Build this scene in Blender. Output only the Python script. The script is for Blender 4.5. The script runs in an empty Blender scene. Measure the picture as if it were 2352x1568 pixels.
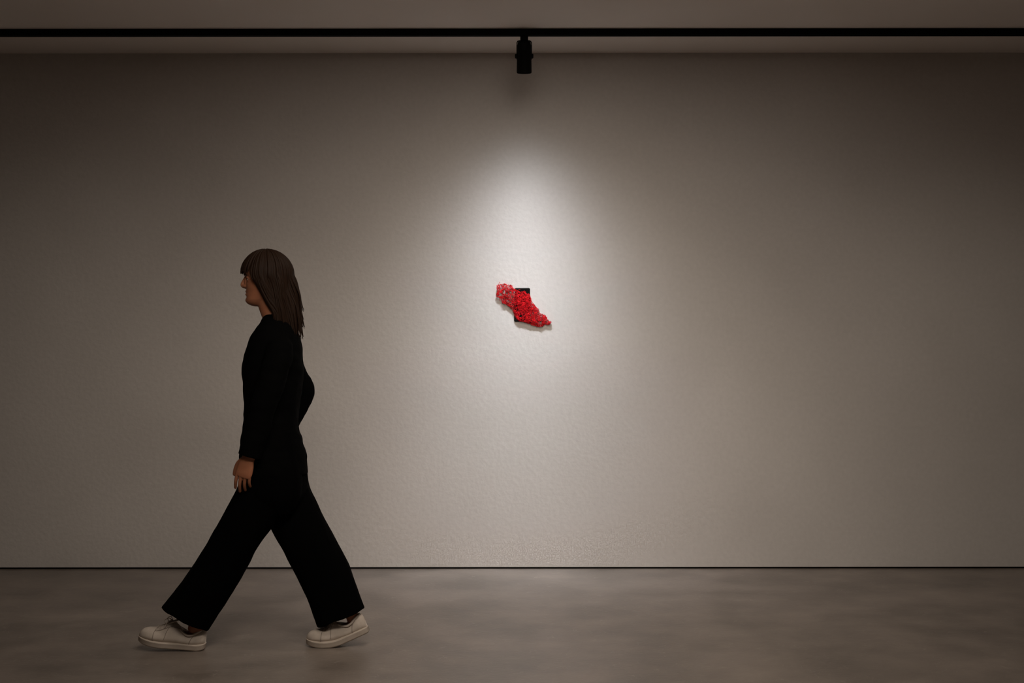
import bpy, bmesh, math, random
from mathutils import Vector, Matrix, noise
import numpy as np

# ---------------------------------------------------------------- camera
F = 3240.0                 # focal length in pixels of the 2352 px wide frame
CH = 1.289                 # camera height
D = 8.0                    # distance to the gallery wall
H = 2.924                  # ceiling height
SC = bpy.context.scene
cam = bpy.data.cameras.new('camera'); co = bpy.data.objects.new('camera', cam)
SC.collection.objects.link(co); SC.camera = co
cam.sensor_width = 36.0; cam.lens = F / 2352 * 36.0; cam.clip_start = .05
co.location = (0, 0, CH); co.rotation_euler = (math.radians(90), math.radians(0.045), 0)

# ---------------------------------------------------------------- world, exposure
w = bpy.data.worlds.new('world'); SC.world = w; w.use_nodes = True
w.node_tree.nodes['Background'].inputs[0].default_value = (.01, .009, .008, 1)
w.node_tree.nodes['Background'].inputs[1].default_value = 0.0
vs = SC.view_settings
vs.view_transform = 'Standard'; vs.look = 'None'; vs.gamma = 1; vs.use_curve_mapping = False
vs.exposure = 0.0

# ---------------------------------------------------------------- lights of the room and added fill
def aim(o, target):
    o.rotation_euler = (Vector(target) - o.location).to_track_quat('-Z', 'Y').to_euler()
def spot(name, loc, target, power, size, blend, radius, col):
    l = bpy.data.lights.new(name, 'SPOT'); o = bpy.data.objects.new(name, l); SC.collection.objects.link(o)
    l.energy = power; l.spot_size = math.radians(size); l.spot_blend = blend; l.shadow_soft_size = radius; l.color = col
    o.location = loc; aim(o, target); return o
def area(name, loc, target, power, sx, sy, col, spread=180):
    l = bpy.data.lights.new(name, 'AREA'); o = bpy.data.objects.new(name, l); SC.collection.objects.link(o)
    l.shape = 'RECTANGLE'; l.size = sx; l.size_y = sy; l.energy = power; l.color = col; l.spread = math.radians(spread)
    o.location = loc; aim(o, target); return o
WARM = (1.14, 1.0, .86)
NEUT = (.94, 1.0, 1.085)
LX = .066
# wall-washing ceiling lights, unseen overhead; all but the first pair are added fill
spot('unseen_ceiling_spot', (.15, D - 1.78, H - .02), (.12, D, .5), 13, 110, 1.0, .085, WARM)
spot('unseen_ceiling_spot', (.15, D - 1.78, H - .02), (.12, D, .5), 31, 80, 1.0, .085, WARM)
for x_ in (-2.6, 2.6): spot('unseen_ceiling_spot', (x_, D - 2.4, H - .03), (x_, D, .4), 15.5, 75, 1.0, .15, WARM)  # unseen side spots, added to widen the glow on the wall
area('ceiling_fill', (.10, D - 2.0, H - .03), (.10, D - 2.0, 0), 5.5, .5, .4, WARM)  # unseen fill panels from here on, added and fitted to the wall brightness
area('ceiling_fill', (.10, D - 3.6, H - .03), (.10, D - 3.6, 0), 15, .5, .4, WARM)
area('ceiling_fill', (.10, D - 5.0, H - .03), (.10, D - 5.0, 0), 25, 1.6, .8, WARM)
area('ceiling_fill', (.10, D - 5.0, H - .06), (.10, D, .4), 10, 2.4, .5, WARM, 60)  # added fill panel, tilted to lift the lower wall
# the beam of the track spotlight, with the soft-edged photometric curve of its reflector
LAMP = Vector((LX, D - .58, 2.668))
def below(deg): return (LX + .004, D, LAMP.z - .58 / math.tan(math.radians(deg)))
def beam(deg, lobes):
    """lobes: (peak intensity in W/sr, angular width in degrees)"""
    o = spot('spotlight_beam', LAMP, below(deg), 4 * math.pi, 176, .05, .022, NEUT)
    l = o.data; l.use_nodes = True; nt = l.node_tree; N = nt.nodes; L = nt.links
    em = next(n for n in N if n.type == 'EMISSION')
    tc = N.new('ShaderNodeTexCoord'); sp_ = N.new('ShaderNodeSeparateXYZ'); L.new(tc.outputs['Normal'], sp_.inputs[0])
    ab = N.new('ShaderNodeMath'); ab.operation = 'ABSOLUTE'; L.new(sp_.outputs['Z'], ab.inputs[0])
    mn = N.new('ShaderNodeMath'); mn.operation = 'MINIMUM'; mn.inputs[1].default_value = 1; L.new(ab.outputs[0], mn.inputs[0])
    ac = N.new('ShaderNodeMath'); ac.operation = 'ARCCOSINE'; L.new(mn.outputs[0], ac.inputs[0])
    tot = None
    for pk, wd in lobes:
        d = N.new('ShaderNodeMath'); d.operation = 'DIVIDE'; d.inputs[1].default_value = math.radians(wd); L.new(ac.outputs[0], d.inputs[0])
        q = N.new('ShaderNodeMath'); q.operation = 'MULTIPLY'; L.new(d.outputs[0], q.inputs[0]); L.new(d.outputs[0], q.inputs[1])
        g = N.new('ShaderNodeMath'); g.operation = 'MULTIPLY'; g.inputs[1].default_value = -1; L.new(q.outputs[0], g.inputs[0])
        e_ = N.new('ShaderNodeMath'); e_.operation = 'EXPONENT'; L.new(g.outputs[0], e_.inputs[0])
        m_ = N.new('ShaderNodeMath'); m_.operation = 'MULTIPLY'; m_.inputs[1].default_value = pk; L.new(e_.outputs[0], m_.inputs[0])
        if tot is None: tot = m_
        else:
            ad = N.new('ShaderNodeMath'); ad.operation = 'ADD'; L.new(tot.outputs[0], ad.inputs[0]); L.new(m_.outputs[0], ad.inputs[1]); tot = ad
    L.new(tot.outputs[0], em.inputs['Strength'])
beam(12, ((8.0, 16), (8.2, 24)))
beam(6, ((2.1, 7),))
beam(42, ((.33, 16), (.13, 7)))

# ---------------------------------------------------------------- helpers
def W(px, py, Y):
    """the point at depth Y that the photograph shows at this pixel"""
    return Vector(((px - 1176) * Y / F, Y, CH + (784 - py) * Y / F))
def tag(o, label=None, cat=None, group=None, kind=None):
    if label: o['label'] = label
    if cat: o['category'] = cat
    if group: o['group'] = group
    if kind: o['kind'] = kind
    return o
def link(name, bm, mat, parent=None, origin=(0, 0, 0), smooth=True):
    bmesh.ops.recalc_face_normals(bm, faces=bm.faces)
    off = Vector(origin)
    for v in bm.verts: v.co -= off
    me = bpy.data.meshes.new(name); bm.to_mesh(me); bm.free()
    o = bpy.data.objects.new(name, me); SC.collection.objects.link(o)
    me.materials.append(mat)
    if smooth:
        for p in me.polygons: p.use_smooth = True
    if parent: o.parent = parent
    else: o.location = off
    return o
def bake(o):
    dg = bpy.context.evaluated_depsgraph_get(); dg.update()
    me = bpy.data.meshes.new_from_object(o.evaluated_get(dg))
    me.name = o.name
    mats = list(o.data.materials)
    o.modifiers.clear(); o.data = me
    me.materials.clear()
    for m in mats: me.materials.append(m)
    for p in me.polygons: p.use_smooth = True; p.material_index = 0
    return o
def remesh(o, voxel, smooth=4, fac=.5):
    m = o.modifiers.new('r', 'REMESH'); m.mode = 'VOXEL'; m.voxel_size = voxel; m.use_smooth_shade = True
    if smooth:
        s = o.modifiers.new('s', 'SMOOTH'); s.factor = fac; s.iterations = smooth
    return o
def box(bm, x0, x1, y0, y1, z0, z1, bev=0, seg=2):
    r = bmesh.ops.create_cube(bm, size=1)
    vs_ = r['verts']
    for v in vs_:
        v.co = Vector(((x0 + x1) / 2 + v.co.x * (x1 - x0), (y0 + y1) / 2 + v.co.y * (y1 - y0), (z0 + z1) / 2 + v.co.z * (z1 - z0)))
    if bev:
        es = list({e for v in vs_ for e in v.link_edges})
        bmesh.ops.bevel(bm, geom=es, offset=bev, segments=seg, affect='EDGES', profile=.5)
def loft(bm, rings, cap0=True, cap1=True):
    vr = [[bm.verts.new(p) for p in r] for r in rings]
    n = len(vr[0])
    for a, b in zip(vr, vr[1:]):
        for i in range(n):
            bm.faces.new((a[i], a[(i + 1) % n], b[(i + 1) % n], b[i]))
    for cap, ring in ((cap0, vr[0]), (cap1, vr[-1])):
        if cap:
            c = Vector((0, 0, 0))
            for v in ring: c += v.co
            cv = bm.verts.new(c / n)
            for i in range(n): bm.faces.new((ring[i], ring[(i + 1) % n], cv))
    return vr
def catmull(pts, n):
    """pts: list of tuples of floats; returns resampled list with n steps per span"""
    P = [np.array(p, float) for p in pts]
    P = [2 * P[0] - P[1]] + P + [2 * P[-1] - P[-2]]
    out = []
    for i in range(1, len(P) - 2):
        for k in range(n):
            t = k / n
            a, b, c, d = P[i - 1], P[i], P[i + 1], P[i + 2]
            out.append(.5 * ((2 * b) + (-a + c) * t + (2 * a - 5 * b + 4 * c - d) * t * t + (-a + 3 * b - 3 * c + d) * t ** 3))
    out.append(P[-2]); return out
def tube(bm, pts, rads, ref=(0, 1, 0), nseg=20, sub=4, cap0=True, cap1=True, roundends=False, ex=2.0):
    """pts: Vectors; rads: (r_ref, r_other) or r per point; elliptical tube, r_ref along ref"""
    rr = [(r, r) if isinstance(r, (int, float)) else r for r in rads]
    data = [tuple(p) + tuple(r) for p, r in zip(pts, rr)]
    data = catmull(data, sub) if sub > 1 and len(data) > 1 else [np.array(d) for d in data]
    C = [Vector(d[:3]) for d in data]; R = [(max(d[3], 1e-4), max(d[4], 1e-4)) for d in data]
    rings = []
    ref = Vector(ref)
    for i, c in enumerate(C):
        t = (C[min(i + 1, len(C) - 1)] - C[max(i - 1, 0)]).normalized()
        a = (ref - t * ref.dot(t)).normalized(); b = t.cross(a).normalized()
        def ring(cc, k):
            out = []
            for j in range(nseg):
                th = 2 * math.pi * j / nseg
                cs, sn = math.cos(th), math.sin(th)
                cs = math.copysign(abs(cs) ** (2 / ex), cs); sn = math.copysign(abs(sn) ** (2 / ex), sn)
                out.append(cc + a * cs * R[i][0] * k + b * sn * R[i][1] * k)
            return out
        rm = min(R[i])
        if roundends and i == 0:
            for q in (75, 50, 25):
                rings.append(ring(c - t * rm * math.sin(math.radians(q)), math.cos(math.radians(q))))
        rings.append(ring(c, 1))
        if roundends and i == len(C) - 1:
            for q in (25, 50, 75):
                rings.append(ring(c + t * rm * math.sin(math.radians(q)), math.cos(math.radians(q))))
    loft(bm, rings, cap0, cap1)
def interp(tab, x):
    return float(np.interp(x, [t[0] for t in tab], [t[1] for t in tab]))

# ---------------------------------------------------------------- materials
def mat(name, col, rough=.6, spec=.5, metal=0.0):
    m = bpy.data.materials.new(name); m.use_nodes = True
    b = m.node_tree.nodes['Principled BSDF']
    b.inputs['Base Color'].default_value = (*col, 1); b.inputs['Roughness'].default_value = rough
    b.inputs['Specular IOR Level'].default_value = spec; b.inputs['Metallic'].default_value = metal
    return m
def noisy(m, col2, scale, detail=6, fac=(.35, .7), bump=0, bscale=60, bdist=.002, stretch=(1, 1, 1), rough=None, distort=0):
    nt = m.node_tree; N = nt.nodes; L = nt.links; b = N['Principled BSDF']
    tc = N.new('ShaderNodeTexCoord'); mp = N.new('ShaderNodeMapping'); mp.inputs['Scale'].default_value = stretch
    L.new(tc.outputs['Object'], mp.inputs[0])
    n = N.new('ShaderNodeTexNoise'); n.inputs['Scale'].default_value = scale; n.inputs['Detail'].default_value = detail
    n.inputs['Distortion'].default_value = distort
    L.new(mp.outputs[0], n.inputs['Vector'])
    r = N.new('ShaderNodeValToRGB'); r.color_ramp.elements[0].position = fac[0]; r.color_ramp.elements[1].position = fac[1]
    r.color_ramp.elements[0].color = b.inputs['Base Color'].default_value[:]; r.color_ramp.elements[1].color = (*col2, 1)
    L.new(n.outputs['Fac'], r.inputs[0]); L.new(r.outputs[0], b.inputs['Base Color'])
    if rough:
        mr = N.new('ShaderNodeMapRange'); mr.inputs['To Min'].default_value = rough[0]; mr.inputs['To Max'].default_value = rough[1]
        L.new(n.outputs['Fac'], mr.inputs[0]); L.new(mr.outputs[0], b.inputs['Roughness'])
    if bump:
        n2 = N.new('ShaderNodeTexNoise'); n2.inputs['Scale'].default_value = bscale; n2.inputs['Detail'].default_value = 4
        L.new(tc.outputs['Object'], n2.inputs['Vector'])
        bp = N.new('ShaderNodeBump'); bp.inputs['Strength'].default_value = bump; bp.inputs['Distance'].default_value = bdist
        L.new(n2.outputs['Fac'], bp.inputs['Height']); L.new(bp.outputs[0], b.inputs['Normal'])
    return m

M_wall = noisy(mat('wall_plaster', (.60, .565, .535), .85, .2), (.655, .62, .59), 1.3, 5, (.3, .72), bump=.8, bscale=42, bdist=.0025)
def grain(m, amt):
    # fine uneven pigment of the trowelled plaster
    nt = m.node_tree; N = nt.nodes; L = nt.links; b = N['Principled BSDF']; src = b.inputs['Base Color'].links[0].from_socket
    tc = N.new('ShaderNodeTexCoord'); n = N.new('ShaderNodeTexNoise'); n.inputs['Scale'].default_value = 42; n.inputs['Detail'].default_value = 4; L.new(tc.outputs['Object'], n.inputs['Vector'])
    mr = N.new('ShaderNodeMapRange'); mr.inputs['From Min'].default_value = .25; mr.inputs['From Max'].default_value = .75
    mr.inputs['To Min'].default_value = 1 - amt; mr.inputs['To Max'].default_value = 1 + amt; L.new(n.outputs['Fac'], mr.inputs[0])
    v = N.new('ShaderNodeVectorMath'); v.operation = 'SCALE'; L.new(src, v.inputs[0]); L.new(mr.outputs[0], v.inputs['Scale']); L.new(v.outputs[0], b.inputs['Base Color'])
grain(M_wall, .035)
M_ceil = noisy(mat('ceiling_plaster', (.80, .74, .69), .9, .2), (.84, .78, .73), 1.1, 4)
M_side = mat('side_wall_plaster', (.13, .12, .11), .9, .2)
M_gap = mat('shadow_gap', (.012, .010, .009), .8, .2)
M_black = mat('black_powder_coat', (.003, .003, .003), .6, .08)
M_panel = noisy(mat('black_gloss_panel', (.004, .004, .004), .3, .1), (.007, .006, .006), 60)
M_thread = noisy(mat('red_thread', (.36, .003, .006), .7, .2), (.80, .010, .018), 70, 3, (.38, .60))

def floor_material():
    m = mat('polished_concrete', (.2, .17, .15), .42, .42)
    nt = m.node_tree; N = nt.nodes; L = nt.links; b = N['Principled BSDF']
    tc = N.new('ShaderNodeTexCoord')
    big = N.new('ShaderNodeTexNoise'); big.inputs['Scale'].default_value = 2.6; big.inputs['Detail'].default_value = 7; big.inputs['Roughness'].default_value = .62
    L.new(tc.outputs['Object'], big.inputs['Vector'])
    r = N.new('ShaderNodeValToRGB'); cr = r.color_ramp
    cr.elements[0].position = .32; cr.elements[0].color = (.140, .116, .098, 1)
    cr.elements[1].position = .70; cr.elements[1].color = (.285, .239, .206, 1)
    L.new(big.outputs['Fac'], r.inputs[0])
    # fine curly trowel marks: thin contour lines of a distorted noise
    cur = N.new('ShaderNodeTexNoise'); cur.inputs['Scale'].default_value = 7.0; cur.inputs['Detail'].default_value = 2.5; cur.inputs['Distortion'].default_value = .9
    L.new(tc.outputs['Object'], cur.inputs['Vector'])
    mul = N.new('ShaderNodeMath'); mul.operation = 'MULTIPLY'; mul.inputs[1].default_value = 9.0; L.new(cur.outputs['Fac'], mul.inputs[0])
    fr = N.new('ShaderNodeMath'); fr.operation = 'PINGPONG'; fr.inputs[1].default_value = .5; L.new(mul.outputs[0], fr.inputs[0])
    ln = N.new('ShaderNodeMapRange'); ln.inputs['From Min'].default_value = 0; ln.inputs['From Max'].default_value = .05
    ln.inputs['To Min'].default_value = 1; ln.inputs['To Max'].default_value = 0; L.new(fr.outputs[0], ln.inputs[0])
    msk = N.new('ShaderNodeTexNoise'); msk.inputs['Scale'].default_value = 9; L.new(tc.outputs['Object'], msk.inputs['Vector'])
    mk = N.new('ShaderNodeMapRange'); mk.inputs['From Min'].default_value = .42; mk.inputs['From Max'].default_value = .6; L.new(msk.outputs['Fac'], mk.inputs[0])
    mm = N.new('ShaderNodeMath'); mm.operation = 'MULTIPLY'; L.new(ln.outputs[0], mm.inputs[0]); L.new(mk.outputs[0], mm.inputs[1])
    m2 = N.new('ShaderNodeMath'); m2.operation = 'MULTIPLY'; m2.inputs[1].default_value = .42; L.new(mm.outputs[0], m2.inputs[0])
    mix = N.new('ShaderNodeMix'); mix.data_type = 'RGBA'; L.new(m2.outputs[0], mix.inputs['Factor'])
    L.new(r.outputs[0], mix.inputs['A']); mix.inputs['B'].default_value = (.40, .35, .31, 1)
    L.new(mix.outputs['Result'], b.inputs['Base Color'])
    rr = N.new('ShaderNodeMapRange'); rr.inputs['To Min'].default_value = .28; rr.inputs['To Max'].default_value = .44
    L.new(big.outputs['Fac'], rr.inputs[0]); L.new(rr.outputs[0], b.inputs['Roughness'])
    n2 = N.new('ShaderNodeTexNoise'); n2.inputs['Scale'].default_value = 45; n2.inputs['Detail'].default_value = 4; L.new(tc.outputs['Object'], n2.inputs['Vector'])
    bp = N.new('ShaderNodeBump'); bp.inputs['Strength'].default_value = .6; bp.inputs['Distance'].default_value = .0015
    L.new(n2.outputs['Fac'], bp.inputs['Height']); L.new(bp.outputs[0], b.inputs['Normal'])
    return m
M_floor = floor_material()

# ---------------------------------------------------------------- the room
RX, Y0 = 6.5, -3.0
def slab(name, x0, x1, y0, y1, z0, z1, m, label):
    bm = bmesh.new(); box(bm, x0, x1, y0, y1, z0, z1)
    return tag(link(name, bm, m, smooth=False), label, kind='structure')
slab('floor', -RX, RX, Y0, D + .2, -.12, 0, M_floor, 'polished brown grey concrete floor')
slab('ceiling', -RX, RX, Y0, D + .2, H, H + .12, M_ceil, 'plain painted ceiling above the lighting track')
slab('wall_back', -RX, RX, D, D + .2, .0105, H, M_wall, 'plain greyish white plastered gallery wall')
slab('trim_1', -RX, RX, D + .012, D + .2, 0, .0105, M_gap, 'thin black shadow gap between wall and floor')
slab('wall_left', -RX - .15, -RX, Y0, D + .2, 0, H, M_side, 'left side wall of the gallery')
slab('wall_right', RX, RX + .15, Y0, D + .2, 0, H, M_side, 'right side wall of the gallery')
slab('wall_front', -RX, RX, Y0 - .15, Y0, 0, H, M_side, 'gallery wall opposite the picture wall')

# ---------------------------------------------------------------- lighting track
TY = 7.372                                   # near face of the track
tr = bpy.data.objects.new('lighting_track', None); SC.collection.objects.link(tr); tr.location = (0, TY + .018, H)
tag(tr, 'long thin black lighting track fixed along the ceiling', 'lighting track')
bm = bmesh.new()                              # U profile, open downwards
prof = [(0, 0), (.036, 0), (.036, -.035), (.0265, -.035), (.0265, -.031), (.030, -.031), (.030, -.006), (.006, -.006), (.006, -.031), (.0095, -.031), (.0095, -.035), (0, -.035)]
a = [bm.verts.new((-RX + .01, TY + p[0], H + p[1])) for p in prof]; b = [bm.verts.new((RX - .01, TY + p[0], H + p[1])) for p in prof]
for i in range(len(prof)):
    j = (i + 1) % len(prof); bm.faces.new((a[i], a[j], b[j], b[i]))
bm.faces.new(a); bm.faces.new(list(reversed(b)))
link('rail', bm, M_black, tr, tr.location, smooth=False)

# ---------------------------------------------------------------- spotlight
YC = TY + .018
sp = bpy.data.objects.new('track_spotlight', None); SC.collection.objects.link(sp); sp.location = (LX, YC, H - .035)
tag(sp, 'small black cylindrical spotlight hanging from the ceiling track, aimed at the wall', 'spotlight')
sx = Vector((LX - .001, YC, 0))
def zpx(py): return CH + (784 - py) * YC / F
bm = bmesh.new()
box(bm, sx.x - .0205, sx.x + .0205, YC - .016, YC + .016, zpx(94), H - .028, .003)
link('adapter', bm, M_black, sp, sp.location)
bm = bmesh.new()                              # inverted U bracket of flat bar
pz = zpx(129); tz = zpx(93.5); hw = .0405
path = [(-hw, pz - .016), (-hw, tz - .014), (-hw + .004, tz - .004), (-hw + .013, tz), (hw - .013, tz), (hw - .004, tz - .004), (hw, tz - .014), (hw, pz - .016)]
vsr = []
for (x, z), (nx, nz) in zip(path, [(1, 0), (1, -.3), (.7, -.7), (.2, -1), (-.2, -1), (-.7, -.7), (-1, -.3), (-1, 0)]):
    q = Vector((nx, nz)).normalized() * .0034
    vsr.append([Vector((sx.x + x, YC - .012, z)), Vector((sx.x + x, YC + .012, z)), Vector((sx.x + x + q.x, YC + .012, z + q.y)), Vector((sx.x + x + q.x, YC - .012, z + q.y))])
loft(bm, vsr)
link('bracket', bm, M_black, sp, sp.location, smooth=False)
for s in (-1, 1):
    bm = bmesh.new()
    tube(bm, [Vector((sx.x + s * .034, YC, pz)), Vector((sx.x + s * .0445, YC, pz)), Vector((sx.x + s * .0485, YC, pz))], [.0125, .0125, .009], ref=(0, 0, 1), sub=1, nseg=28)
    link('pivot_knob', bm, M_black, sp, sp.location)
tilt = math.radians(17)
ax = Vector((0, math.sin(tilt), -math.cos(tilt)))      # points out of the lamp, down and to the wall
pc = Vector((sx.x, YC, pz))
bm = bmesh.new()
prof = [(-.080, .018), (-.080, .024), (-.075, .0305), (-.066, .0350), (-.056, .0372), (-.030, .0380), (-.029, .0374), (.081, .0395), (.0865, .0385), (.0885, .0365), (.0885, .0345), (.066, .0335), (.064, .0)]
rings = []
bx = Vector((1, 0, 0)); by = ax.cross(bx)
for t, r in prof:
    rings.append([pc + ax * t + (bx * math.cos(q) + by * math.sin(q)) * max(r, 1e-4) for q in [2 * math.pi * k / 48 for k in range(48)]])
loft(bm, rings)
hs = link('housing', bm, M_black, sp, sp.location)
m = hs.modifiers.new('e', 'EDGE_SPLIT'); m.split_angle = math.radians(35)
bm = bmesh.new()
rings = [[pc + ax * t + (bx * math.cos(q) + by * math.sin(q)) * r for q in [2 * math.pi * k / 40 for k in range(40)]] for t, r in [(.068, .0332), (.071, .0332), (.074, .020), (.075, .001)]]
loft(bm, rings)
M_lens = mat('lamp_lens', (.9, .9, .9), .1, .5)
e = M_lens.node_tree.nodes['Principled BSDF']; e.inputs['Emission Color'].default_value = (1, .95, .9, 1); e.inputs['Emission Strength'].default_value = 3
link('lens', bm, M_lens, sp, sp.location)
for o in bpy.data.objects:
    if o.name.startswith('spotlight_beam'): o.location = pc + ax * .094

# ---------------------------------------------------------------- artwork: red net over a black panel
def A(px, py, off): return W(px, py, D - off)
art = bpy.data.objects.new('wall_sculpture', None); SC.collection.objects.link(art); art.location = A(1200, 739, 0)
tag(art, 'small artwork of tangled red netting draped over a black panel on the wall', 'artwork')
bm = bmesh.new()
cs = [(1182.5, 661, 1), (1217.8, 661, 1), (1217.6, 738.3, 1), (1180.6, 738.3, 1)]
def rounded(corners, r, off, k=6):
    out = []
    n = len(corners)
    P = [A(c[0], c[1], off) for c in corners]
    for i in range(n):
        p, a_, b_ = P[i], P[i - 1], P[(i + 1) % n]
        u = (a_ - p).normalized(); v = (b_ - p).normalized()
        s0, s1 = p + u * r, p + v * r; c = p + u * r + v * r
        for j in range(k + 1):
            t = j / k * math.pi / 2
            out.append(c - v * r * math.cos(t) - u * r * math.sin(t))
    return out
def shr(ring, k):
    c = sum(ring, Vector()) / len(ring)
    return [c + Vector(((p - c).x * k, 0, (p - c).z * k)) for p in ring]
r0 = rounded(cs, .0085, .0005); r1 = rounded(cs, .0085, .0072); r2 = shr(rounded(cs, .0085, .0088), .975); r3 = shr(rounded(cs, .0085, .0084), .93)
loft(bm, [r0, r1, r2, r3])
link('black_panel', bm, M_panel, art, art.location)

poly = [(348, 285), (400, 265), (470, 262), (550, 240), (610, 262), (660, 290), (712, 268), (760, 330), (800, 385), (870, 412), (960, 455), (1060, 450), (1110, 490), (1190, 520),
        (1222, 600), (1240, 690), (1330, 800), (1420, 905), (1455, 1000), (1530, 1030), (1600, 1065), (1650, 1150), (1690, 1200), (1755, 1220), (1690, 1295), (1590, 1270),
        (1550, 1315), (1460, 1345), (1350, 1325), (1260, 1300), (1200, 1265), (1060, 1228), (900, 1180), (835, 1110), (795, 1010), (740, 890), (650, 815), (575, 755),
        (490, 735), (470, 650), (440, 600), (380, 575), (350, 500), (375, 420), (352, 340)]
poly = [(1110 + x / 11.2, 630 + y / 11.2) for x, y in poly]
def inside(x, y):
    c = False; j = len(poly) - 1
    for i in range(len(poly)):
        xi, yi = poly[i]; xj, yj = poly[j]
        if (yi > y) != (yj > y) and x < (xj - xi) * (y - yi) / (yj - yi) + xi: c = not c
        j = i
    return c
def edgedist(x, y):
    best = 1e9
    for i in range(len(poly)):
        x0, y0 = poly[i - 1]; x1, y1 = poly[i]
        dx, dy = x1 - x0, y1 - y0
        t = max(0, min(1, ((x - x0) * dx + (y - y0) * dy) / (dx * dx + dy * dy)))
        best = min(best, math.hypot(x - x0 - t * dx, y - y0 - t * dy))
    return best
rng = random.Random(11)
def height(x, y):
    """how far the net stands off the wall"""
    e_ = min(edgedist(x, y), 12) / 12
    u = ((x - 1140) * .78 + (y - 650) * .62) / 155       # along the piece, 0 top left .. 1 bottom right
    base = .0085 + .007 * e_ + .016 * max(0, .42 - u) + (.005 if 1179 < x < 1220 and 659 < y < 740 else 0) + .004 * noise.noise(Vector((x * .12, y * .12, 1)))
    return base
holes = [(1158, 671, 5.0), (1149, 676, 4.4), (1164, 674, 3.4), (1167, 691, 3.6), (1157, 661, 2.6), (1173, 670, 2.8), (1196, 726, 3.8), (1204, 722, 2.4), (1242, 740, 4.2), (1206, 702, 2.0), (1210, 731, 2.5)]
def in_hole(x, y, k=1.0):
    return any(math.hypot(x - hx, y - hy) < hr * k * .78 for hx, hy, hr in holes)
def strand(bm, pts, r):
    tube(bm, pts, [r] * len(pts), ref=(.31, .9, .27), nseg=5, sub=3, roundends=False)
bm = bmesh.new()
for layer in range(4):
    gap = (2.9, 2.7, 3.3, 2.7)[layer]; pts = []
    tries = 0
    while tries < 9000:
        tries += 1
        x = rng.uniform(1138, 1268); y = rng.uniform(650, 752)
        if not inside(x, y) or in_hole(x, y) or (layer == 3 and x < 1208): continue
        if all((x - p[0]) ** 2 + (y - p[1]) ** 2 > gap * gap for p in pts): pts.append((x, y))
    dz = (0, .0035, -.003, .001)[layer]
    used = set()
    for i, (x, y) in enumerate(pts):
        nb = sorted(range(len(pts)), key=lambda j: (pts[j][0] - x) ** 2 + (pts[j][1] - y) ** 2)[1:4]
        for j in nb:
            k = (min(i, j), max(i, j))
            if k in used or math.hypot(pts[j][0] - x, pts[j][1] - y) > gap * 2.1: continue
            used.add(k)
            x2, y2 = pts[j]
            mx, my = (x + x2) / 2 + rng.gauss(0, .55), (y + y2) / 2 + rng.gauss(0, .55)
            q = [A(a_, b_, max(.002 + (.009 if 1179 < a_ < 1220 and 659 < b_ < 740 else 0), height(a_, b_) + dz + rng.gauss(0, .0018))) for a_, b_ in ((x, y), (mx, my), (x2, y2))]
            strand(bm, q, rng.uniform(.0006, .00115))
# longer wandering threads
for k in range(240):
    while True:
        x = rng.uniform(1138, 1268); y = rng.uniform(650, 752)
        if inside(x, y) and not in_hole(x, y): break
    ang = rng.uniform(0, 6.28); turn = rng.gauss(0, .45); P = []
    for s in range(rng.randint(5, 14)):
        if not inside(x, y) and edgedist(x, y) > 1.5: break
        P.append(A(x, y, max(.002 + (.009 if 1179 < x < 1220 and 659 < y < 740 else 0), height(x, y) + rng.uniform(-.003, .006))))
        turn += rng.gauss(0, .35); turn = max(-.8, min(.8, turn)); ang += turn
        st = 1.7
        nx, ny = x + math.cos(ang) * st, y + math.sin(ang) * st
        if in_hole(nx, ny, .8): ang += 1.4; nx, ny = x + math.cos(ang) * st, y + math.sin(ang) * st
        x, y = nx, ny
    if len(P) > 2: strand(bm, P, rng.uniform(.0008, .0013))
# bound edge cord following the outline, and loose wisps
for i in range(len(poly)):
    p, q = poly[i - 1], poly[i]
    n_ = max(2, int(math.hypot(q[0] - p[0], q[1] - p[1]) / 2))
    P = [A(p[0] + (q[0] - p[0]) * t / n_ + rng.gauss(0, .3), p[1] + (q[1] - p[1]) * t / n_ + rng.gauss(0, .3), .011 + rng.gauss(0, .0015) + .006 * (p[0] < 1165)) for t in range(n_ + 1)]
    strand(bm, P, .0011)
    if rng.random() < .55:
        m_ = ((p[0] + q[0]) / 2, (p[1] + q[1]) / 2); nx, ny = (q[1] - p[1]), -(q[0] - p[0]); l = math.hypot(nx, ny) or 1; nx /= l; ny /= l
        g = rng.uniform(.8, 2.2)
        strand(bm, [A(m_[0], m_[1], .013), A(m_[0] + nx * g * .6 + .4, m_[1] + ny * g * .6, .015), A(m_[0] + nx * g + .9, m_[1] + ny * g - .3, .016)], .001)
for w_ in ([(1145.5, 655), (1146.2, 650.5), (1147.8, 647)], [(1149, 682), (1141, 680.5), (1139.2, 678), (1143, 674)], [(1141, 682), (1147, 684), (1149.5, 687.5), (1147.8, 690)],
           [(1172, 655), (1173.5, 653.8), (1176, 657), (1180, 664)], [(1158, 654), (1159.5, 650.8), (1161.5, 655)], [(1186, 667), (1191, 666), (1195, 664.3)],
           [(1200, 671), (1204.5, 667.8), (1208, 671.5)], [(1213.5, 678), (1215, 674.5), (1217, 679)], [(1235, 711), (1237.5, 712), (1239, 718)], [(1245, 722), (1246.5, 720.8), (1248, 725)],
           [(1251, 726), (1253.5, 724), (1254, 730)], [(1261, 742), (1266.8, 738.6), (1263, 744)]):
    strand(bm, [A(x, y, .016 + rng.gauss(0, .001)) for x, y in w_], .0011)
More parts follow.
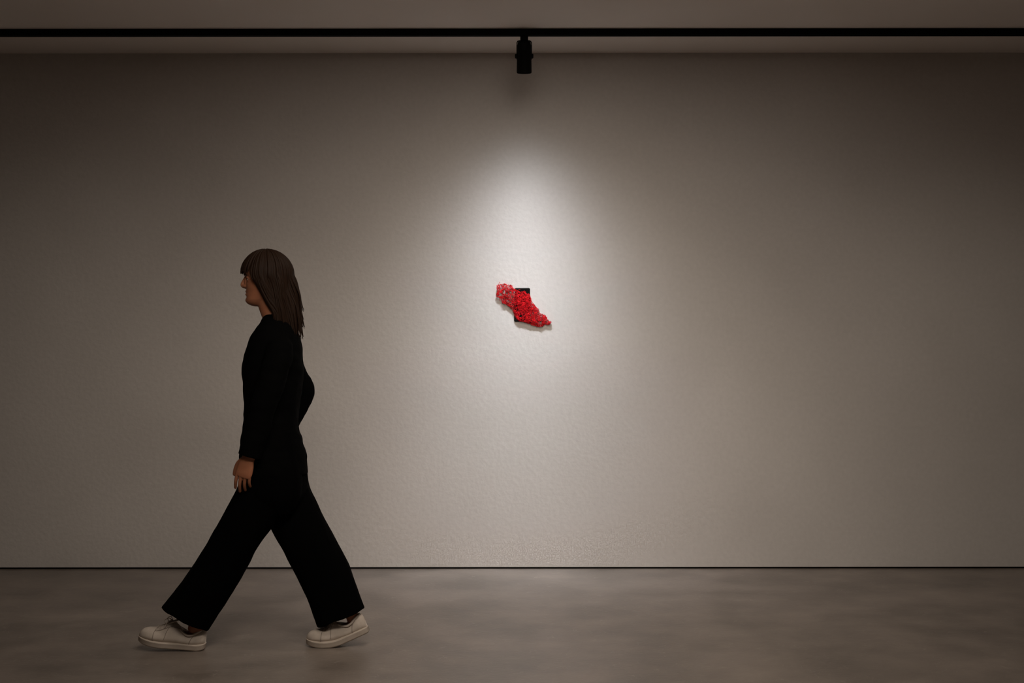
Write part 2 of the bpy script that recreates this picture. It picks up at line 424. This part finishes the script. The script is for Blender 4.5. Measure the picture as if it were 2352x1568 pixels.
for k in range(150):                          # small loops and frayed ends all over
    while True:
        x = rng.uniform(1138, 1268); y = rng.uniform(650, 752)
        if inside(x, y) and not in_hole(x, y): break
    r_ = rng.uniform(1.0, 2.4); a0 = rng.uniform(0, 6.28); h0 = height(x, y) + rng.uniform(0, .006); sq = rng.uniform(.5, 1)
    strand(bm, [A(x + r_ * math.cos(a0 + q), y + r_ * sq * math.sin(a0 + q), h0 + .002 * math.sin(2 * q)) for q in (0, .9, 1.8, 2.7, 3.6, 4.5, 5.4)], rng.uniform(.0006, .001))
tag(link('red_netting', bm, M_thread, art, art.location), 'tangled bright red thread netting')

# ================================================================ the walking woman
PY = 5.935
ORG = Vector(((600 - 1176) * PY / F, PY, 0))
def Q(px, py, dy=0.0):
    return W(px, py, PY + dy)

def skin_material():
    m = mat('skin', (.34, .14, .075), .5, .3)
    nt = m.node_tree; N = nt.nodes; L = nt.links; b = N['Principled BSDF']
    b.inputs['Subsurface Weight'].default_value = .08; b.inputs['Subsurface Radius'].default_value = (.01, .004, .002)
    tc = N.new('ShaderNodeTexCoord')
    n = N.new('ShaderNodeTexNoise'); n.inputs['Scale'].default_value = 25; L.new(tc.outputs['Object'], n.inputs['Vector'])
    mx = N.new('ShaderNodeMix'); mx.data_type = 'RGBA'; mx.inputs['A'].default_value = (.36, .15, .080, 1); mx.inputs['B'].default_value = (.30, .115, .060, 1)
    L.new(n.outputs['Fac'], mx.inputs['Factor'])
    # lips
    lp = HC + Vector((-.088, 0, -.0575)) - ORG
    sub = N.new('ShaderNodeVectorMath'); sub.operation = 'SUBTRACT'; sub.inputs[1].default_value = lp; L.new(tc.outputs['Object'], sub.inputs[0])
    sc = N.new('ShaderNodeVectorMath'); sc.operation = 'MULTIPLY'; sc.inputs[1].default_value = (1 / .018, 1 / .024, 1 / .0085); L.new(sub.outputs[0], sc.inputs[0])
    ln = N.new('ShaderNodeVectorMath'); ln.operation = 'LENGTH'; L.new(sc.outputs[0], ln.inputs[0])
    mr = N.new('ShaderNodeMapRange'); mr.inputs['From Min'].default_value = .8; mr.inputs['From Max'].default_value = 1.05; mr.inputs['To Min'].default_value = 1; mr.inputs['To Max'].default_value = 0
    L.new(ln.outputs['Value'], mr.inputs[0])
    m2 = N.new('ShaderNodeMix'); m2.data_type = 'RGBA'; L.new(mr.outputs[0], m2.inputs['Factor']); L.new(mx.outputs['Result'], m2.inputs['A'])
    m2.inputs['B'].default_value = (.27, .06, .045, 1); L.new(m2.outputs['Result'], b.inputs['Base Color'])
    return m

HC = Q(609, 641)                               # centre of the head
def hd(u, v, w_):                              # head frame: u forward (to -X), v to her left (camera), w up
    return HC + Vector((-u, -v, w_))
M_skin = skin_material()

bm = bmesh.new()
# head: stacked sections with a real profile
Wf = [(-.114, .040), (-.110, .060), (-.102, .074), (-.092, .080), (-.082, .0805), (-.066, .0795), (-.048, .0785), (-.030, .079), (0, .081), (.010, .081), (.022, .089), (.035, .091), (.055, .088), (.075, .078), (.092, .060), (.104, .037), (.112, .010)]
Wb = [(-.114, .010), (-.105, .000), (-.09, -.020), (-.07, -.045), (-.05, -.066), (-.02, -.088), (.01, -.099), (.04, -.102), (.065, -.094), (.088, -.072), (.104, -.043), (.112, -.012)]
Ww = [(-.114, .012), (-.108, .026), (-.098, .038), (-.085, .048), (-.065, .056), (-.04, .064), (-.01, .071), (.02, .075), (.05, .075), (.075, .066), (.092, .051), (.104, .032), (.112, .010)]
rings = []
for i in range(76):
    w_ = -.1135 + .2255 * i / 75
    f_, b_, hw_ = interp(Wf, w_), interp(Wb, w_), interp(Ww, w_)
    cu, a_ = (f_ + b_) / 2, (f_ - b_) / 2
    ring = []
    for k in range(64):
        th = 2 * math.pi * k / 64
        c, s = math.cos(th), math.sin(th)
        e_ = 2.15
        u = cu + a_ * math.copysign(abs(c) ** (2 / e_), c)
        taper = 1 - (.20 if w_ < 0 else .10) * max(0, c) ** 2
        v = hw_ * taper * math.copysign(abs(s) ** (2 / e_), s)
        if c > 0:
            for sg in (-1, 1):
                g = math.exp(-(((v - sg * .031) / .014) ** 2 + ((w_ - .003) / .012) ** 2)); u -= .011 * g        # eye sockets
                g = math.exp(-(((v - sg * .040) / .016) ** 2 + ((w_ + .028) / .016) ** 2)); u += .004 * g        # cheeks
            g = math.exp(-((v / .020) ** 2 + ((w_ + .0505) / .0042) ** 2)); u += .0050 * g
            g = math.exp(-((v / .019) ** 2 + ((w_ + .0635) / .0048) ** 2)); u += .0045 * g
            g = math.exp(-((v / .024) ** 2 + ((w_ + .0570) / .0022) ** 2)); u -= .0030 * g
            g = math.exp(-((v / .020) ** 2 + ((w_ + .0740) / .005) ** 2)); u -= .0040 * g
            g = math.exp(-((v / .016) ** 2 + ((w_ + .0900) / .010) ** 2)); u += .0030 * g
        ring.append(hd(u, v, w_))
    rings.append(ring)
loft(bm, rings)
# nose
tube(bm, [hd(.078, 0, .016), hd(.082, 0, .004), hd(.089, 0, -.009), hd(.0955, 0, -.0215), hd(.0925, 0, -.0295), hd(.080, 0, -.034)],
     [(.006, .006), (.0066, .008), (.0078, .009), (.0092, .0082), (.0105, .0068), (.010, .006)], ref=(0, 1, 0), nseg=16, sub=3, roundends=True)
for s in (-1, 1):
    tube(bm, [hd(.088, s * .008, -.025), hd(.083, s * .013, -.029), hd(.074, s * .015, -.029)], [.006, .0064, .007], nseg=12, sub=3, roundends=True)
    tube(bm, [hd(.076, s * .005, .008), hd(.076, s * .009, -.010), hd(.074, s * .012, -.026)], [.008, .0095, .0095], nseg=14, sub=3, roundends=True)
    # eyelids
    tube(bm, [hd(.058, s * .046, .000), hd(.067, s * .040, .0062), hd(.0712, s * .030, .0070), hd(.068, s * .018, .001)], [.0034, .0040, .0042, .0034], nseg=10, sub=3, roundends=True)
    tube(bm, [hd(.058, s * .045, -.002), hd(.0655, s * .039, -.0075), hd(.0685, s * .030, -.0085), hd(.067, s * .018, -.002)], [.0032, .0036, .0036, .0034], nseg=10, sub=3, roundends=True)
    # ears
    er = []
    for k in range(11):
        t = -2.2 + 4.6 * k / 10
        er.append(hd(-.006 - .015 * math.cos(t) + .004 * math.sin(t), s * (.073 + .008 * (math.cos(t) * .6 + .4)), -.008 + .029 * math.sin(t)))
    tube(bm, er, [.0042] * 11, nseg=10, sub=2, roundends=True)
    tube(bm, [hd(-.002, s * .068, .012), hd(-.006, s * .074, -.008), hd(.001, s * .070, -.034)], [(.006, .013), (.006, .013), (.006, .007)], ref=(0, 1, 0), nseg=12, sub=3, roundends=True)
# neck and trunk
tube(bm, [Q(612, 672), Q(622, 700), Q(633, 724), Q(645, 750)], [(.050, .050), (.050, .052), (.053, .055), (.062, .050)], nseg=28, roundends=True)
def rings_px(tab, nseg=48, ex=2.3, dz=0):
    data = catmull(tab, 4); out = []
    for py, fx, bx_, hb in data:
        c = Q((fx + bx_) / 2, py); a_ = (bx_ - fx) / 2 * PY / F
        r = []
        for k in range(nseg):
            th = 2 * math.pi * k / nseg; cc, ss = math.cos(th), math.sin(th)
            r.append(c + Vector((a_ * math.copysign(abs(cc) ** (2 / ex), cc), hb * math.copysign(abs(ss) ** (2 / ex), ss), 0)))
        out.append(r)
    return out
loft(bm, rings_px([(750, 622, 660, .05), (768, 605, 670, .09), (790, 590, 678, .12), (820, 580, 683, .125), (860, 576, 680, .12), (930, 582, 668, .115), (1000, 574, 678, .14), (1060, 570, 688, .155), (1110, 574, 684, .15), (1135, 590, 670, .10)]))

def arm(shoulder, elbow, wrist, r=(.050, .043, .037, .033, .0245)):
    m1 = shoulder.lerp(elbow, .5); m2 = elbow.lerp(wrist, .35)
    tube(bm, [shoulder, m1, elbow, m2, wrist], [r[0], r[1], r[2], (r[3], r[3]), (r[4] * .85, r[4] * 1.1)], nseg=24, roundends=True)
def hand(bm, wrist, d, n, t, curl=22, s=1.0):
    """d: finger direction, n: out of the palm, t: thumb side"""
    d = d.normalized(); n = (n - d * n.dot(d)).normalized(); t = (t - d * t.dot(d) - n * t.dot(n)).normalized()
    tube(bm, [wrist - d * .02 * s, wrist + d * .008 * s, wrist + d * .037 * s, wrist + d * .066 * s, wrist + d * .078 * s],
         [(.017 * s, .024 * s), (.015 * s, .026 * s), (.0135 * s, .033 * s), (.0120 * s, .0355 * s), (.0095 * s, .033 * s)], ref=n, nseg=28, roundends=True, ex=2.5)
    for k, (off, ln, r0) in enumerate([(.0272, .074, .0076), (.0090, .083, .0078), (-.0092, .077, .0075), (-.0268, .060, .0067)]):
        base = wrist + (d * (.077 - abs(off - .006) * .25) + t * off) * s
        dd = (d + t * off * 1.6).normalized(); P = [base - dd * .018 * s, base]; R_ = [r0 * 1.0 * s, r0 * 1.05 * s]
        ang = math.radians(curl * (.75 + .14 * k)); axis = dd.cross(n)
        for j, fr in enumerate((.45, .30, .25)):
            dd = (Matrix.Rotation(ang * (1, 1.15, .7)[j], 3, axis) @ dd).normalized()
            base = base + dd * ln * fr * s; P.append(base); R_.append(r0 * (.96, .88, .78)[j] * s)
        tube(bm, P, R_, ref=n, nseg=14, sub=4, roundends=True)
    b0 = wrist + (d * .014 + t * .020 + n * .006) * s
    dt = (d * .72 + t * .62 + n * .30).normalized()
    P = [b0, b0 + dt * .034 * s]; dt2 = (d * .92 + t * .28 + n * .30).normalized(); P.append(P[-1] + dt2 * .030 * s)
    dt3 = (d * .97 + t * .08 + n * .30).normalized(); P.append(P[-1] + dt3 * .023 * s)
    tube(bm, P, [.0145 * s, .0118 * s, .0102 * s, .0085 * s], ref=n, nseg=16, sub=4, roundends=True)
# near (left) arm hangs a little forward, far (right) arm bent back at the elbow
SL, EL, WL = Q(640, 800, -.125), Q(607, 928, -.195), Q(571, 1050, -.205)
SR, ER, WR = Q(645, 800, .125), Q(692, 902, .195), Q(640, 1006, .180)
arm(SL, EL, WL); arm(SR, ER, WR)
hand(bm, WL, Vector((-.30, .02, -1)), Vector((.25, 1, 0)), Vector((-1, .25, 0)), 17)
hand(bm, WR, Vector((-.62, -.05, -.8)), Vector((0, -1, .2)), Vector((-.8, -.1, .6)), 24)
# legs and feet (mostly inside the trousers and shoes)
def leg(hip, knee, ankle, foot):
    tube(bm, [hip, hip.lerp(knee, .5), knee, knee.lerp(ankle, .35), knee.lerp(ankle, .8), ankle], [.078, .066, .052, .050, .035, .029], nseg=26, roundends=True)
    tube(bm, [ankle + Vector((.012, 0, -.004))] + foot, [.0265, .0245, .022, .018, .012][:1 + len(foot)], nseg=18, roundends=True)
ankF = Q(447, 1441, -.035); ankR = Q(800, 1404, .035)
hF, kF = Q(612, 1075, -.085), Q(532, 1240, -.055); hR, kR = Q(640, 1075, .085), Q(712, 1245, .055)
# ---------------------------------------------------------------- shoe frames
SLEN = .281
def shoe_frame(front):
    """returns a function (s, lateral, z) -> world; s runs from heel 0 to toe"""
    if front:
        Yf = PY - .032; X0 = (470.5 - 1176) * Yf / F; pit = math.radians(5.5)
        def f_(s, l, z):
            x = s - .035; spring = .013 * max(0, (s - .17) / .11) ** 2 + .005 * max(0, (.035 - s) / .035) ** 2
            zz = z + spring
            cx, cz = x * math.cos(pit) - zz * math.sin(pit) * .9, x * math.sin(pit) + zz * math.cos(pit)
            if x < 0: cz = zz
            return Vector((X0 - .035 - cx, Yf + l, cz + .0005))
    else:
        Yf = PY + .036; X0 = (703 - 1176) * Yf / F
        def f_(s, l, z):
            q = SLEN - s                                 # from toe
            spring = .010 * max(0, (.06 - q) / .06) ** 2
            # bend: flat up to the ball, then rising along an arc
            q0, q1, am = .085, .165, math.radians(24)
            if q < q0: cx, cz, a_ = q, 0, 0
            else:
                n_ = 24; cx, cz, a_ = q0, 0, 0; st = (q - q0) / n_
                for i in range(n_):
                    qq = q0 + st * (i + .5); a_ = am * min(1, (qq - q0) / (q1 - q0)); cx += st * math.cos(a_); cz += st * math.sin(a_)
            zz = z + spring
            return Vector((X0 + cx - zz * math.sin(a_), Yf + l, cz + zz * math.cos(a_) + .0005))
    return f_
fF, fR = shoe_frame(True), shoe_frame(False)
leg(hF, kF, ankF, [fF(.055, 0, .052), fF(.11, 0, .055), fF(.17, 0, .048), fF(.22, 0, .042)])
leg(hR, kR, ankR, [fR(.055, 0, .052), fR(.11, 0, .055), fR(.17, 0, .048), fR(.22, 0, .042)])
body = link('person', bm, M_skin, None, ORG)
remesh(body, .0021, 3, .5); bake(body)
tag(body, 'woman in black top and wide black trousers walking left past the gallery wall', 'person')

# ---------------------------------------------------------------- eyes and eyebrows
M_eye = mat('eye', (.75, .72, .68), .12, .5)
nt = M_eye.node_tree; N = nt.nodes; L = nt.links
tc = N.new('ShaderNodeTexCoord'); sb = N.new('ShaderNodeVectorMath'); sb.operation = 'DISTANCE'
nt_cr = N.new('ShaderNodeValToRGB'); nt_cr.color_ramp.interpolation = 'CONSTANT'
sep = N.new('ShaderNodeSeparateXYZ'); L.new(tc.outputs['Generated'], sep.inputs[0]); L.new(sep.outputs[0], nt_cr.inputs[0])
nt_cr.color_ramp.elements[0].color = (.01, .008, .007, 1); nt_cr.color_ramp.elements[1].position = .035; nt_cr.color_ramp.elements[1].color = (.10, .045, .02, 1)
el = nt_cr.color_ramp.elements.new(.14); el.color = (.75, .72, .68, 1)
L.new(nt_cr.outputs[0], N['Principled BSDF'].inputs['Base Color'])
M_hair = mat('dark_brown_hair', (.012, .006, .004), .6, .12)
nt = M_hair.node_tree; N = nt.nodes; L = nt.links
tc = N.new('ShaderNodeTexCoord'); mp = N.new('ShaderNodeMapping'); mp.inputs['Scale'].default_value = (260, 260, 12)
L.new(tc.outputs['Object'], mp.inputs[0]); nn = N.new('ShaderNodeTexNoise'); nn.inputs['Scale'].default_value = 1; L.new(mp.outputs[0], nn.inputs['Vector'])
bp = N.new('ShaderNodeBump'); bp.inputs['Strength'].default_value = .5; bp.inputs['Distance'].default_value = .001; L.new(nn.outputs['Fac'], bp.inputs['Height']); L.new(bp.outputs[0], N['Principled BSDF'].inputs['Normal'])
rp = N.new('ShaderNodeValToRGB'); rp.color_ramp.elements[0].color = (.007, .0035, .002, 1); rp.color_ramp.elements[1].color = (.026, .012, .006, 1); L.new(nn.outputs['Fac'], rp.inputs[0]); L.new(rp.outputs[0], N['Principled BSDF'].inputs['Base Color'])
for s in (1, -1):
    bm = bmesh.new(); bmesh.ops.create_uvsphere(bm, u_segments=24, v_segments=16, radius=.0118)
    bmesh.ops.translate(bm, vec=hd(.0592, s * .031, -.0005), verts=bm.verts)
    link('eye', bm, M_eye, body, ORG)
    bm = bmesh.new()
    tube(bm, [hd(.083, s * .014, .017), hd(.0835, s * .027, .021), hd(.076, s * .042, .020), hd(.066, s * .052, .014)], [(.0022, .0028), (.0022, .0032), (.002, .0026), (.001, .001)], nseg=8, sub=4, roundends=True)
    link('eyebrow', bm, M_hair, body, ORG)

# ---------------------------------------------------------------- hair: cap plus locks
rng = random.Random(4)
bm = bmesh.new()
RU, RV, RW = .112, .090, .108
CU, CWW = -.004, .014
rings = []
for i in range(1, 26):
    th = math.radians(2 + 100 * i / 25); ring = []
    for k in range(72):
        ph = 2 * math.pi * k / 72
        lim = math.radians(64 if math.cos(ph) > .35 else (64 + 40 * min(1, (.35 - math.cos(ph)) / .5)))
        t = min(th, lim)
        cf = math.cos(ph); rad = RU * (.925 if cf > 0 else 1)
        ring.append(hd(CU + rad * math.sin(t) * cf * .97, RV * .97 * math.sin(t) * math.sin(ph), CWW + RW * .97 * math.cos(t)))
    rings.append(ring)
loft(bm, rings)
def lock(ph, thmax, fall, wid, side):
    P, R_ = [], []
    th0 = math.radians(rng.uniform(3, 14)); n1 = 7
    o = rng.uniform(.97, 1.045); cf = math.cos(ph); rad = RU * (.93 if cf > 0 else 1.0)
    for i in range(n1):
        t = th0 + (thmax - th0) * i / (n1 - 1)
        tw = ph + (0 if cf > .6 else 0) * i
        P.append(hd(CU + rad * o * math.sin(t) * math.cos(tw), RV * o * math.sin(t) * math.sin(tw), CWW + RW * o * math.cos(t)))
        k_ = .25 if (fall == 0 and i == n1 - 1) else 1; R_.append((wid * (.35 + .65 * min(1, i / 2.5)) * k_, .0034 * (.4 + .6 * k_)))
    if fall > 0:
        end = P[-1]; n2 = 7
        back = rng.uniform(.0, .03)
        for i in range(1, n2 + 1):
            q = i / n2
            u0 = -(end.x - HC.x); v0 = -(end.y - HC.y); w0 = end.z - HC.z
            tu = min(u0, -.020) - .018 - back * q                      # swept behind the shoulder as she walks
            if u0 < -.06: tu = u0 - .012 - back * q * .8
            u = u0 + (tu - u0) * min(1, q * 1.7) + .004 * math.sin(q * 6 + ph * 5)
            v = v0 * (1 - .28 * q) + .004 * math.sin(q * 5 + ph * 9)
            P.append(hd(u - .010 * q, v, w0 - fall * q))
            R_.append((wid * (1 - .75 * q ** 3), .0036 * (1 - .7 * q ** 3)))
    # section wide along the surface
    out = (P[len(P) // 2] - hd(CU, 0, 0)); refv = Vector((-out.y, out.x, 0))
    if refv.length < 1e-3: refv = Vector((0, 1, 0))
    tube(bm, P, R_, ref=refv.normalized(), nseg=8, sub=3, roundends=True)
for k in range(64):                                                    # fringe
    ph = math.radians(-56 + 112 * k / 63 + rng.uniform(-2, 2)); lock(ph, math.radians(rng.uniform(74, 86)), 0, rng.uniform(.004, .0065), 0)
for k in range(220):                                                   # sides and back, to the shoulder blades
    ph = math.radians(62 + 236 * k / 219 + rng.uniform(-2, 2))
    lock(ph, math.radians(rng.uniform(86, 98)), rng.uniform(.20, .262), rng.uniform(.0032, .0062), 1)
for k in range(90):                                                    # second inner layer
    ph = math.radians(84 + 192 * k / 89 + rng.uniform(-2, 2))
    lock(ph, math.radians(rng.uniform(84, 96)), rng.uniform(.12, .25), .008, 1)
tag(link('hair', bm, M_hair, body, ORG), 'long dark brown hair with a fringe, hanging behind the shoulders')

# ---------------------------------------------------------------- clothes
def cloth(name, col):
    m = mat(name, col, .95, .03)
    b = m.node_tree.nodes['Principled BSDF']
    nt = m.node_tree; N = nt.nodes; L = nt.links
    tc = N.new('ShaderNodeTexCoord'); n2 = N.new('ShaderNodeTexNoise'); n2.inputs['Scale'].default_value = 500; L.new(tc.outputs['Object'], n2.inputs['Vector'])
    bp = N.new('ShaderNodeBump'); bp.inputs['Strength'].default_value = .3; bp.inputs['Distance'].default_value = .0008
    L.new(n2.outputs['Fac'], bp.inputs['Height']); L.new(bp.outputs[0], b.inputs['Normal'])
    return m
M_top = cloth('black_knit', (.0016, .0016, .0016))
M_tr = cloth('black_trouser_cloth', (.0013, .0013, .0014))
def folds(o, amp, sx_, sy_, sz_, seed):
    me = o.data
    co_ = np.empty(len(me.vertices) * 3); me.vertices.foreach_get('co', co_); co_ = co_.reshape(-1, 3)
    no = np.array([v.normal[:] for v in me.vertices])
    h = np.array([noise.noise(Vector((c[0] * sx_ + seed, c[1] * sy_, c[2] * sz_))) + .5 * noise.noise(Vector((c[0] * sx_ * 2.1, c[1] * sy_ * 2.1 + seed, c[2] * sz_ * 2.1))) for c in co_])
    co_ = co_ + no * (amp * h)[:, None]
    me.vertices.foreach_set('co', co_.ravel()); me.update()
bm = bmesh.new()
loft(bm, rings_px([(721, 611, 656, .060), (732, 603, 667, .072), (748, 594, 677, .100), (765, 583, 684, .128), (785, 574, 690, .148), (815, 564, 694, .156), (855, 556, 695, .150), (905, 561, 690, .138), (955, 562, 684, .137), (1005, 556, 691, .152), (1050, 551, 702, .166), (1088, 549, 705, .172)]))
def sleeve(P, R_, cuffdir):
    tube(bm, P, R_, nseg=32, sub=4, cap1=False)
def sleeve_full(P, R_):
    C = [tuple(p) + (r, r) for p, r in zip(P, R_)]
    d = (P[-1] - P[-2]).normalized()
    pts = P + [P[-1] + d * .002, P[-1] - d * .006, P[-1] - d * .03]
    tube(bm, P, R_, nseg=32, sub=4)
sleeve_full([Q(645, 792, -.095), Q(641, 812, -.140), Q(627, 864, -.178), EL + Vector((0, 0, 0)), Q(586, 1000, -.203), Q(572, 1048, -.205)], [.048, .058, .057, .053, .049, .048])
sleeve_full([Q(648, 792, .095), Q(655, 816, .140), Q(676, 864, .180), Q(694, 904, .195), Q(668, 955, .190), Q(646, 1000, .182)], [.048, .058, .057, .053, .049, .046])
top = link('long_sleeved_top', bm, M_top, body, ORG)
remesh(top, .005, 5, .6); bake(top); folds(top, .006, 9, 9, 16, 3)
tag(top, 'loose black long-sleeved top')

bm = bmesh.new()
loft(bm, rings_px([(985, 570, 682, .150), (1020, 563, 691, .160), (1060, 559, 699, .172), (1100, 557, 702, .176), (1140, 560, 697, .168), (1175, 585, 680, .12)]))
def trouser_leg(edges, dys, hb):
    """edges: ((left px),(right px)) of each cross cut from hip to hem"""
    data = []
    for (l_, r_), dy, b_ in zip(edges, dys, hb):
        p, q = Q(*l_, dy), Q(*r_, dy); data.append(tuple(p) + tuple(q) + (b_,))
    data = catmull(data, 6); rings = []
    def ring(d_, k):
        p, q, b_ = Vector(d_[0:3]), Vector(d_[3:6]), d_[6]
        c = (p + q) / 2; a_ = (q - p) / 2; out = []
        for j in range(44):
            th = 2 * math.pi * j / 44; cc, ss = math.cos(th), math.sin(th); e_ = 2.25
            out.append(c + a_ * k * math.copysign(abs(cc) ** (2 / e_), cc) + Vector((0, b_ * k * math.copysign(abs(ss) ** (2 / e_), ss), 0)))
        return out
    for d_ in data: rings.append(ring(d_, 1))
    n_ = (rings[-1][0] - rings[-2][0]).normalized()
    last = data[-1]
    rings.append(ring(last, .985)); inn = ring(last, .88)
    rings.append(inn); rings.append([v - n_ * .045 for v in inn])
    loft(bm, rings)
trouser_leg([((552, 1070), (680, 1090)), ((545, 1120), (660, 1150)), ((516, 1175), (620, 1214)), ((478, 1240), (584, 1272)), ((440, 1302), (549, 1337)), ((404, 1352), (514, 1393)), ((372, 1392), (479, 1446))],
            [-.075, -.07, -.062, -.055, -.05, -.045, -.042], [.092, .096, .096, .092, .088, .086, .085])
trouser_leg([((580, 1090), (704, 1070)), ((598, 1150), (712, 1120)), ((622, 1212), (738, 1176)), ((652, 1270), (768, 1235)), ((684, 1332), (796, 1292)), ((711, 1390), (820, 1350)), ((731, 1437), (838, 1396))],
            [.075, .07, .062, .055, .05, .045, .042], [.092, .096, .096, .092, .088, .086, .085])
tro = link('wide_trousers', bm, M_tr, body, ORG)
remesh(tro, .0038, 8, .5); bake(tro); folds(tro, .007, 10, 14, 4, 9)
tag(tro, 'wide-legged black trousers')

# ---------------------------------------------------------------- shoes
M_shoe = noisy(mat('off_white_canvas', (.52, .45, .385), .8, .2), (.60, .525, .455), 30, 4, bump=.3, bscale=900, bdist=.0004)
M_sole = noisy(mat('off_white_rubber', (.50, .43, .36), .6, .35), (.58, .50, .43), 22, 4)
M_seam = mat('stitched_seam', (.33, .28, .235), .85, .1)
M_lace = mat('shoe_lace', (.50, .43, .37), .9, .1)
HWs = [(0, .012), (.004, .022), (.012, .029), (.03, .034), (.07, .034), (.11, .035), (.15, .041), (.185, .0455), (.215, .0455), (.243, .0385), (.262, .028), (.273, .018), (.280, .006)]
TOPs = [(0, .078), (.012, .088), (.035, .082), (.055, .070), (.075, .068), (.095, .078), (.12, .100), (.145, .108), (.17, .096), (.195, .083), (.22, .076), (.243, .071), (.262, .061), (.273, .048), (.280, .032)]
def make_shoe(fr, label):
    bm = bmesh.new(); rings = []
    S = [SLEN * (1 - math.cos(math.pi * i / 44)) / 2 for i in range(45)]
    for s in S:
        s = min(max(s, .0008), SLEN - .0008)
        hw_, tp = interp(HWs, s), interp(TOPs, s); z0 = .020
        # narrow towards the top where the laces are
        nar = interp([(0, .8), (.05, .80), (.10, .58), (.15, .50), (.19, .62), (.23, .8), (.28, .9)], s)
        ring = []
        for k in range(36):
            th = 2 * math.pi * k / 36; cc, ss = math.cos(th), math.sin(th)
            ez = 2.6; zc = math.copysign(abs(ss) ** (2 / ez), ss); lc = math.copysign(abs(cc) ** (2 / ez), cc)
            t = (zc + 1) / 2; z = z0 + (tp - z0) * t
            l_ = hw_ * lc * (1 - (1 - nar) * max(0, t - .25) / .75)
            ring.append(fr(s, l_, z))
        rings.append(ring)
    loft(bm, rings)
    up = link('sneaker', bm, M_shoe, body, ORG); tag(up, label)
    # rubber sole with a foxing ridge
    bm = bmesh.new(); rings = []
    levels = [(-.0005, -.006), (.0018, -.0018), (.006, .0008), (.0195, .0010), (.0205, .0018), (.0235, .0018), (.0245, .0008), (.0255, -.003)]
    nS = 40
    def outline(off):
        pts = []
        for i in range(nS + 1):
            s = SLEN * (1 - math.cos(math.pi * i / nS)) / 2
            ss = min(max(s, .0005), SLEN - .0005); pts.append((s, interp(HWs, ss) if 0 < i < nS else 0))
        up_ = [(s, h_) for s, h_ in pts]; dn = [(s, -h_) for s, h_ in reversed(pts[1:-1])]
        full = up_ + dn; c = (SLEN / 2, 0); out = []
        m_ = len(full)
        for i in range(m_):
            a_, b_ = full[i - 1], full[(i + 1) % m_]; tx, ty = b_[0] - a_[0], b_[1] - a_[1]; l_ = math.hypot(tx, ty) or 1
            out.append((full[i][0] - ty / l_ * off, full[i][1] + tx / l_ * off))
        return out
    for z, off in levels: rings.append([fr(s, l_, z) for s, l_ in outline(off)])
    loft(bm, rings)
    sl = link('sole', bm, M_sole, up, ORG); tag(sl, 'off-white rubber sole')
    def surf(s, t, lift=.0012, side=1):
        """a point on the upper: t=0 sole edge .. 1 top centre"""
        hw_, tp = interp(HWs, s), interp(TOPs, s)
        nar = interp([(0, .8), (.05, .80), (.10, .58), (.15, .50), (.19, .62), (.23, .8), (.28, .9)], s)
        th = math.pi / 2 * t; ez = 2.6
        zc = math.copysign(abs(math.sin(th)) ** (2 / ez), math.sin(th)); lc = max(0, math.cos(th)) ** (2 / ez)
        tt = (zc + 1) / 2; z = .020 + (tp - .020) * tt; l_ = hw_ * lc * (1 - (1 - nar) * max(0, tt - .25) / .75)
        n_ = Vector((0, l_ / max(hw_, .001), zc)).normalized() * lift
        return fr(s, -side * (l_ + n_.y), z + n_.z)
    # padded collar round the ankle opening
    bm = bmesh.new(); P = []
    for i in range(33):
        a_ = 2 * math.pi * i / 32
        s = .062 + .050 * math.cos(a_); l_ = .0300 * math.sin(a_)
        P.append(fr(s, l_, interp(TOPs, s) - .006 + (.002 if s < .03 else 0)))
    tube(bm, P, [.0052] * len(P), ref=(0, 0, 1), nseg=10, sub=1)
    link('collar', bm, M_shoe, up, ORG)
    bm = bmesh.new()                                       # tongue standing out of the lacing
    tube(bm, [fr(.185, 0, .080), fr(.16, 0, .100), fr(.135, 0, .112), fr(.118, 0, .119)], [(.012, .004), (.016, .005), (.020, .0048), (.019, .003)], ref=(0, 1, 0), nseg=14, roundends=True)
    link('tongue', bm, M_shoe, up, ORG)
    bm = bmesh.new()                                       # laces
    for j, s in enumerate((.128, .142, .156, .170, .184, .197)):
        P = [surf(s + .006, t, .0022, 1) for t in (.34, .45, .6, .8, 1)] + [surf(s, t, .0022, -1) for t in (.8, .6, .45, .34)]
        tube(bm, P, [(.0022, .0014)] * len(P), ref=(0, .3, 1), nseg=8, sub=3, roundends=True)
    for sg in (-1, 1):
        c = fr(.145, 0, .114)
        tube(bm, [c, c + Vector((-.012, -.018 * sg, .012)), c + Vector((-.028, -.030 * sg, .004)), c + Vector((-.022, -.022 * sg, -.008)), c], [.0015] * 5, nseg=8, sub=4, roundends=True)
        tube(bm, [c, c + Vector((-.016, -.022 * sg, -.004)), c + Vector((-.026, -.036 * sg, -.024))], [.0015] * 3, nseg=8, sub=4, roundends=True)
    link('lace', bm, M_lace, up, ORG)
    bm = bmesh.new()                                       # raised panel seams
    for sg in (1, -1):
        for pts in ([(.010, .62), (.035, .50), (.052, .20), (.062, -.15), (.066, -.55)], [(.100, .62), (.118, .42), (.150, .36), (.180, .33), (.205, .36)],
                    [(.200, .75), (.208, .4), (.213, .0), (.214, -.55)], [(.150, .36), (.160, .10), (.168, -.25)], [(.02, .80), (.045, .70), (.07, .68), (.095, .80)]):
            P = [surf(s, t, .0014, sg) for s, t in catmull(pts, 5)]
            tube(bm, P, [.0015] * len(P), ref=(0, 1, .2), nseg=6, sub=1, roundends=True)
    link('seam', bm, M_seam, up, ORG)
    return up
make_shoe(fF, 'off-white canvas sneaker on the leading foot, toe lifted')
make_shoe(fR, 'off-white canvas sneaker on the trailing foot, heel lifted')
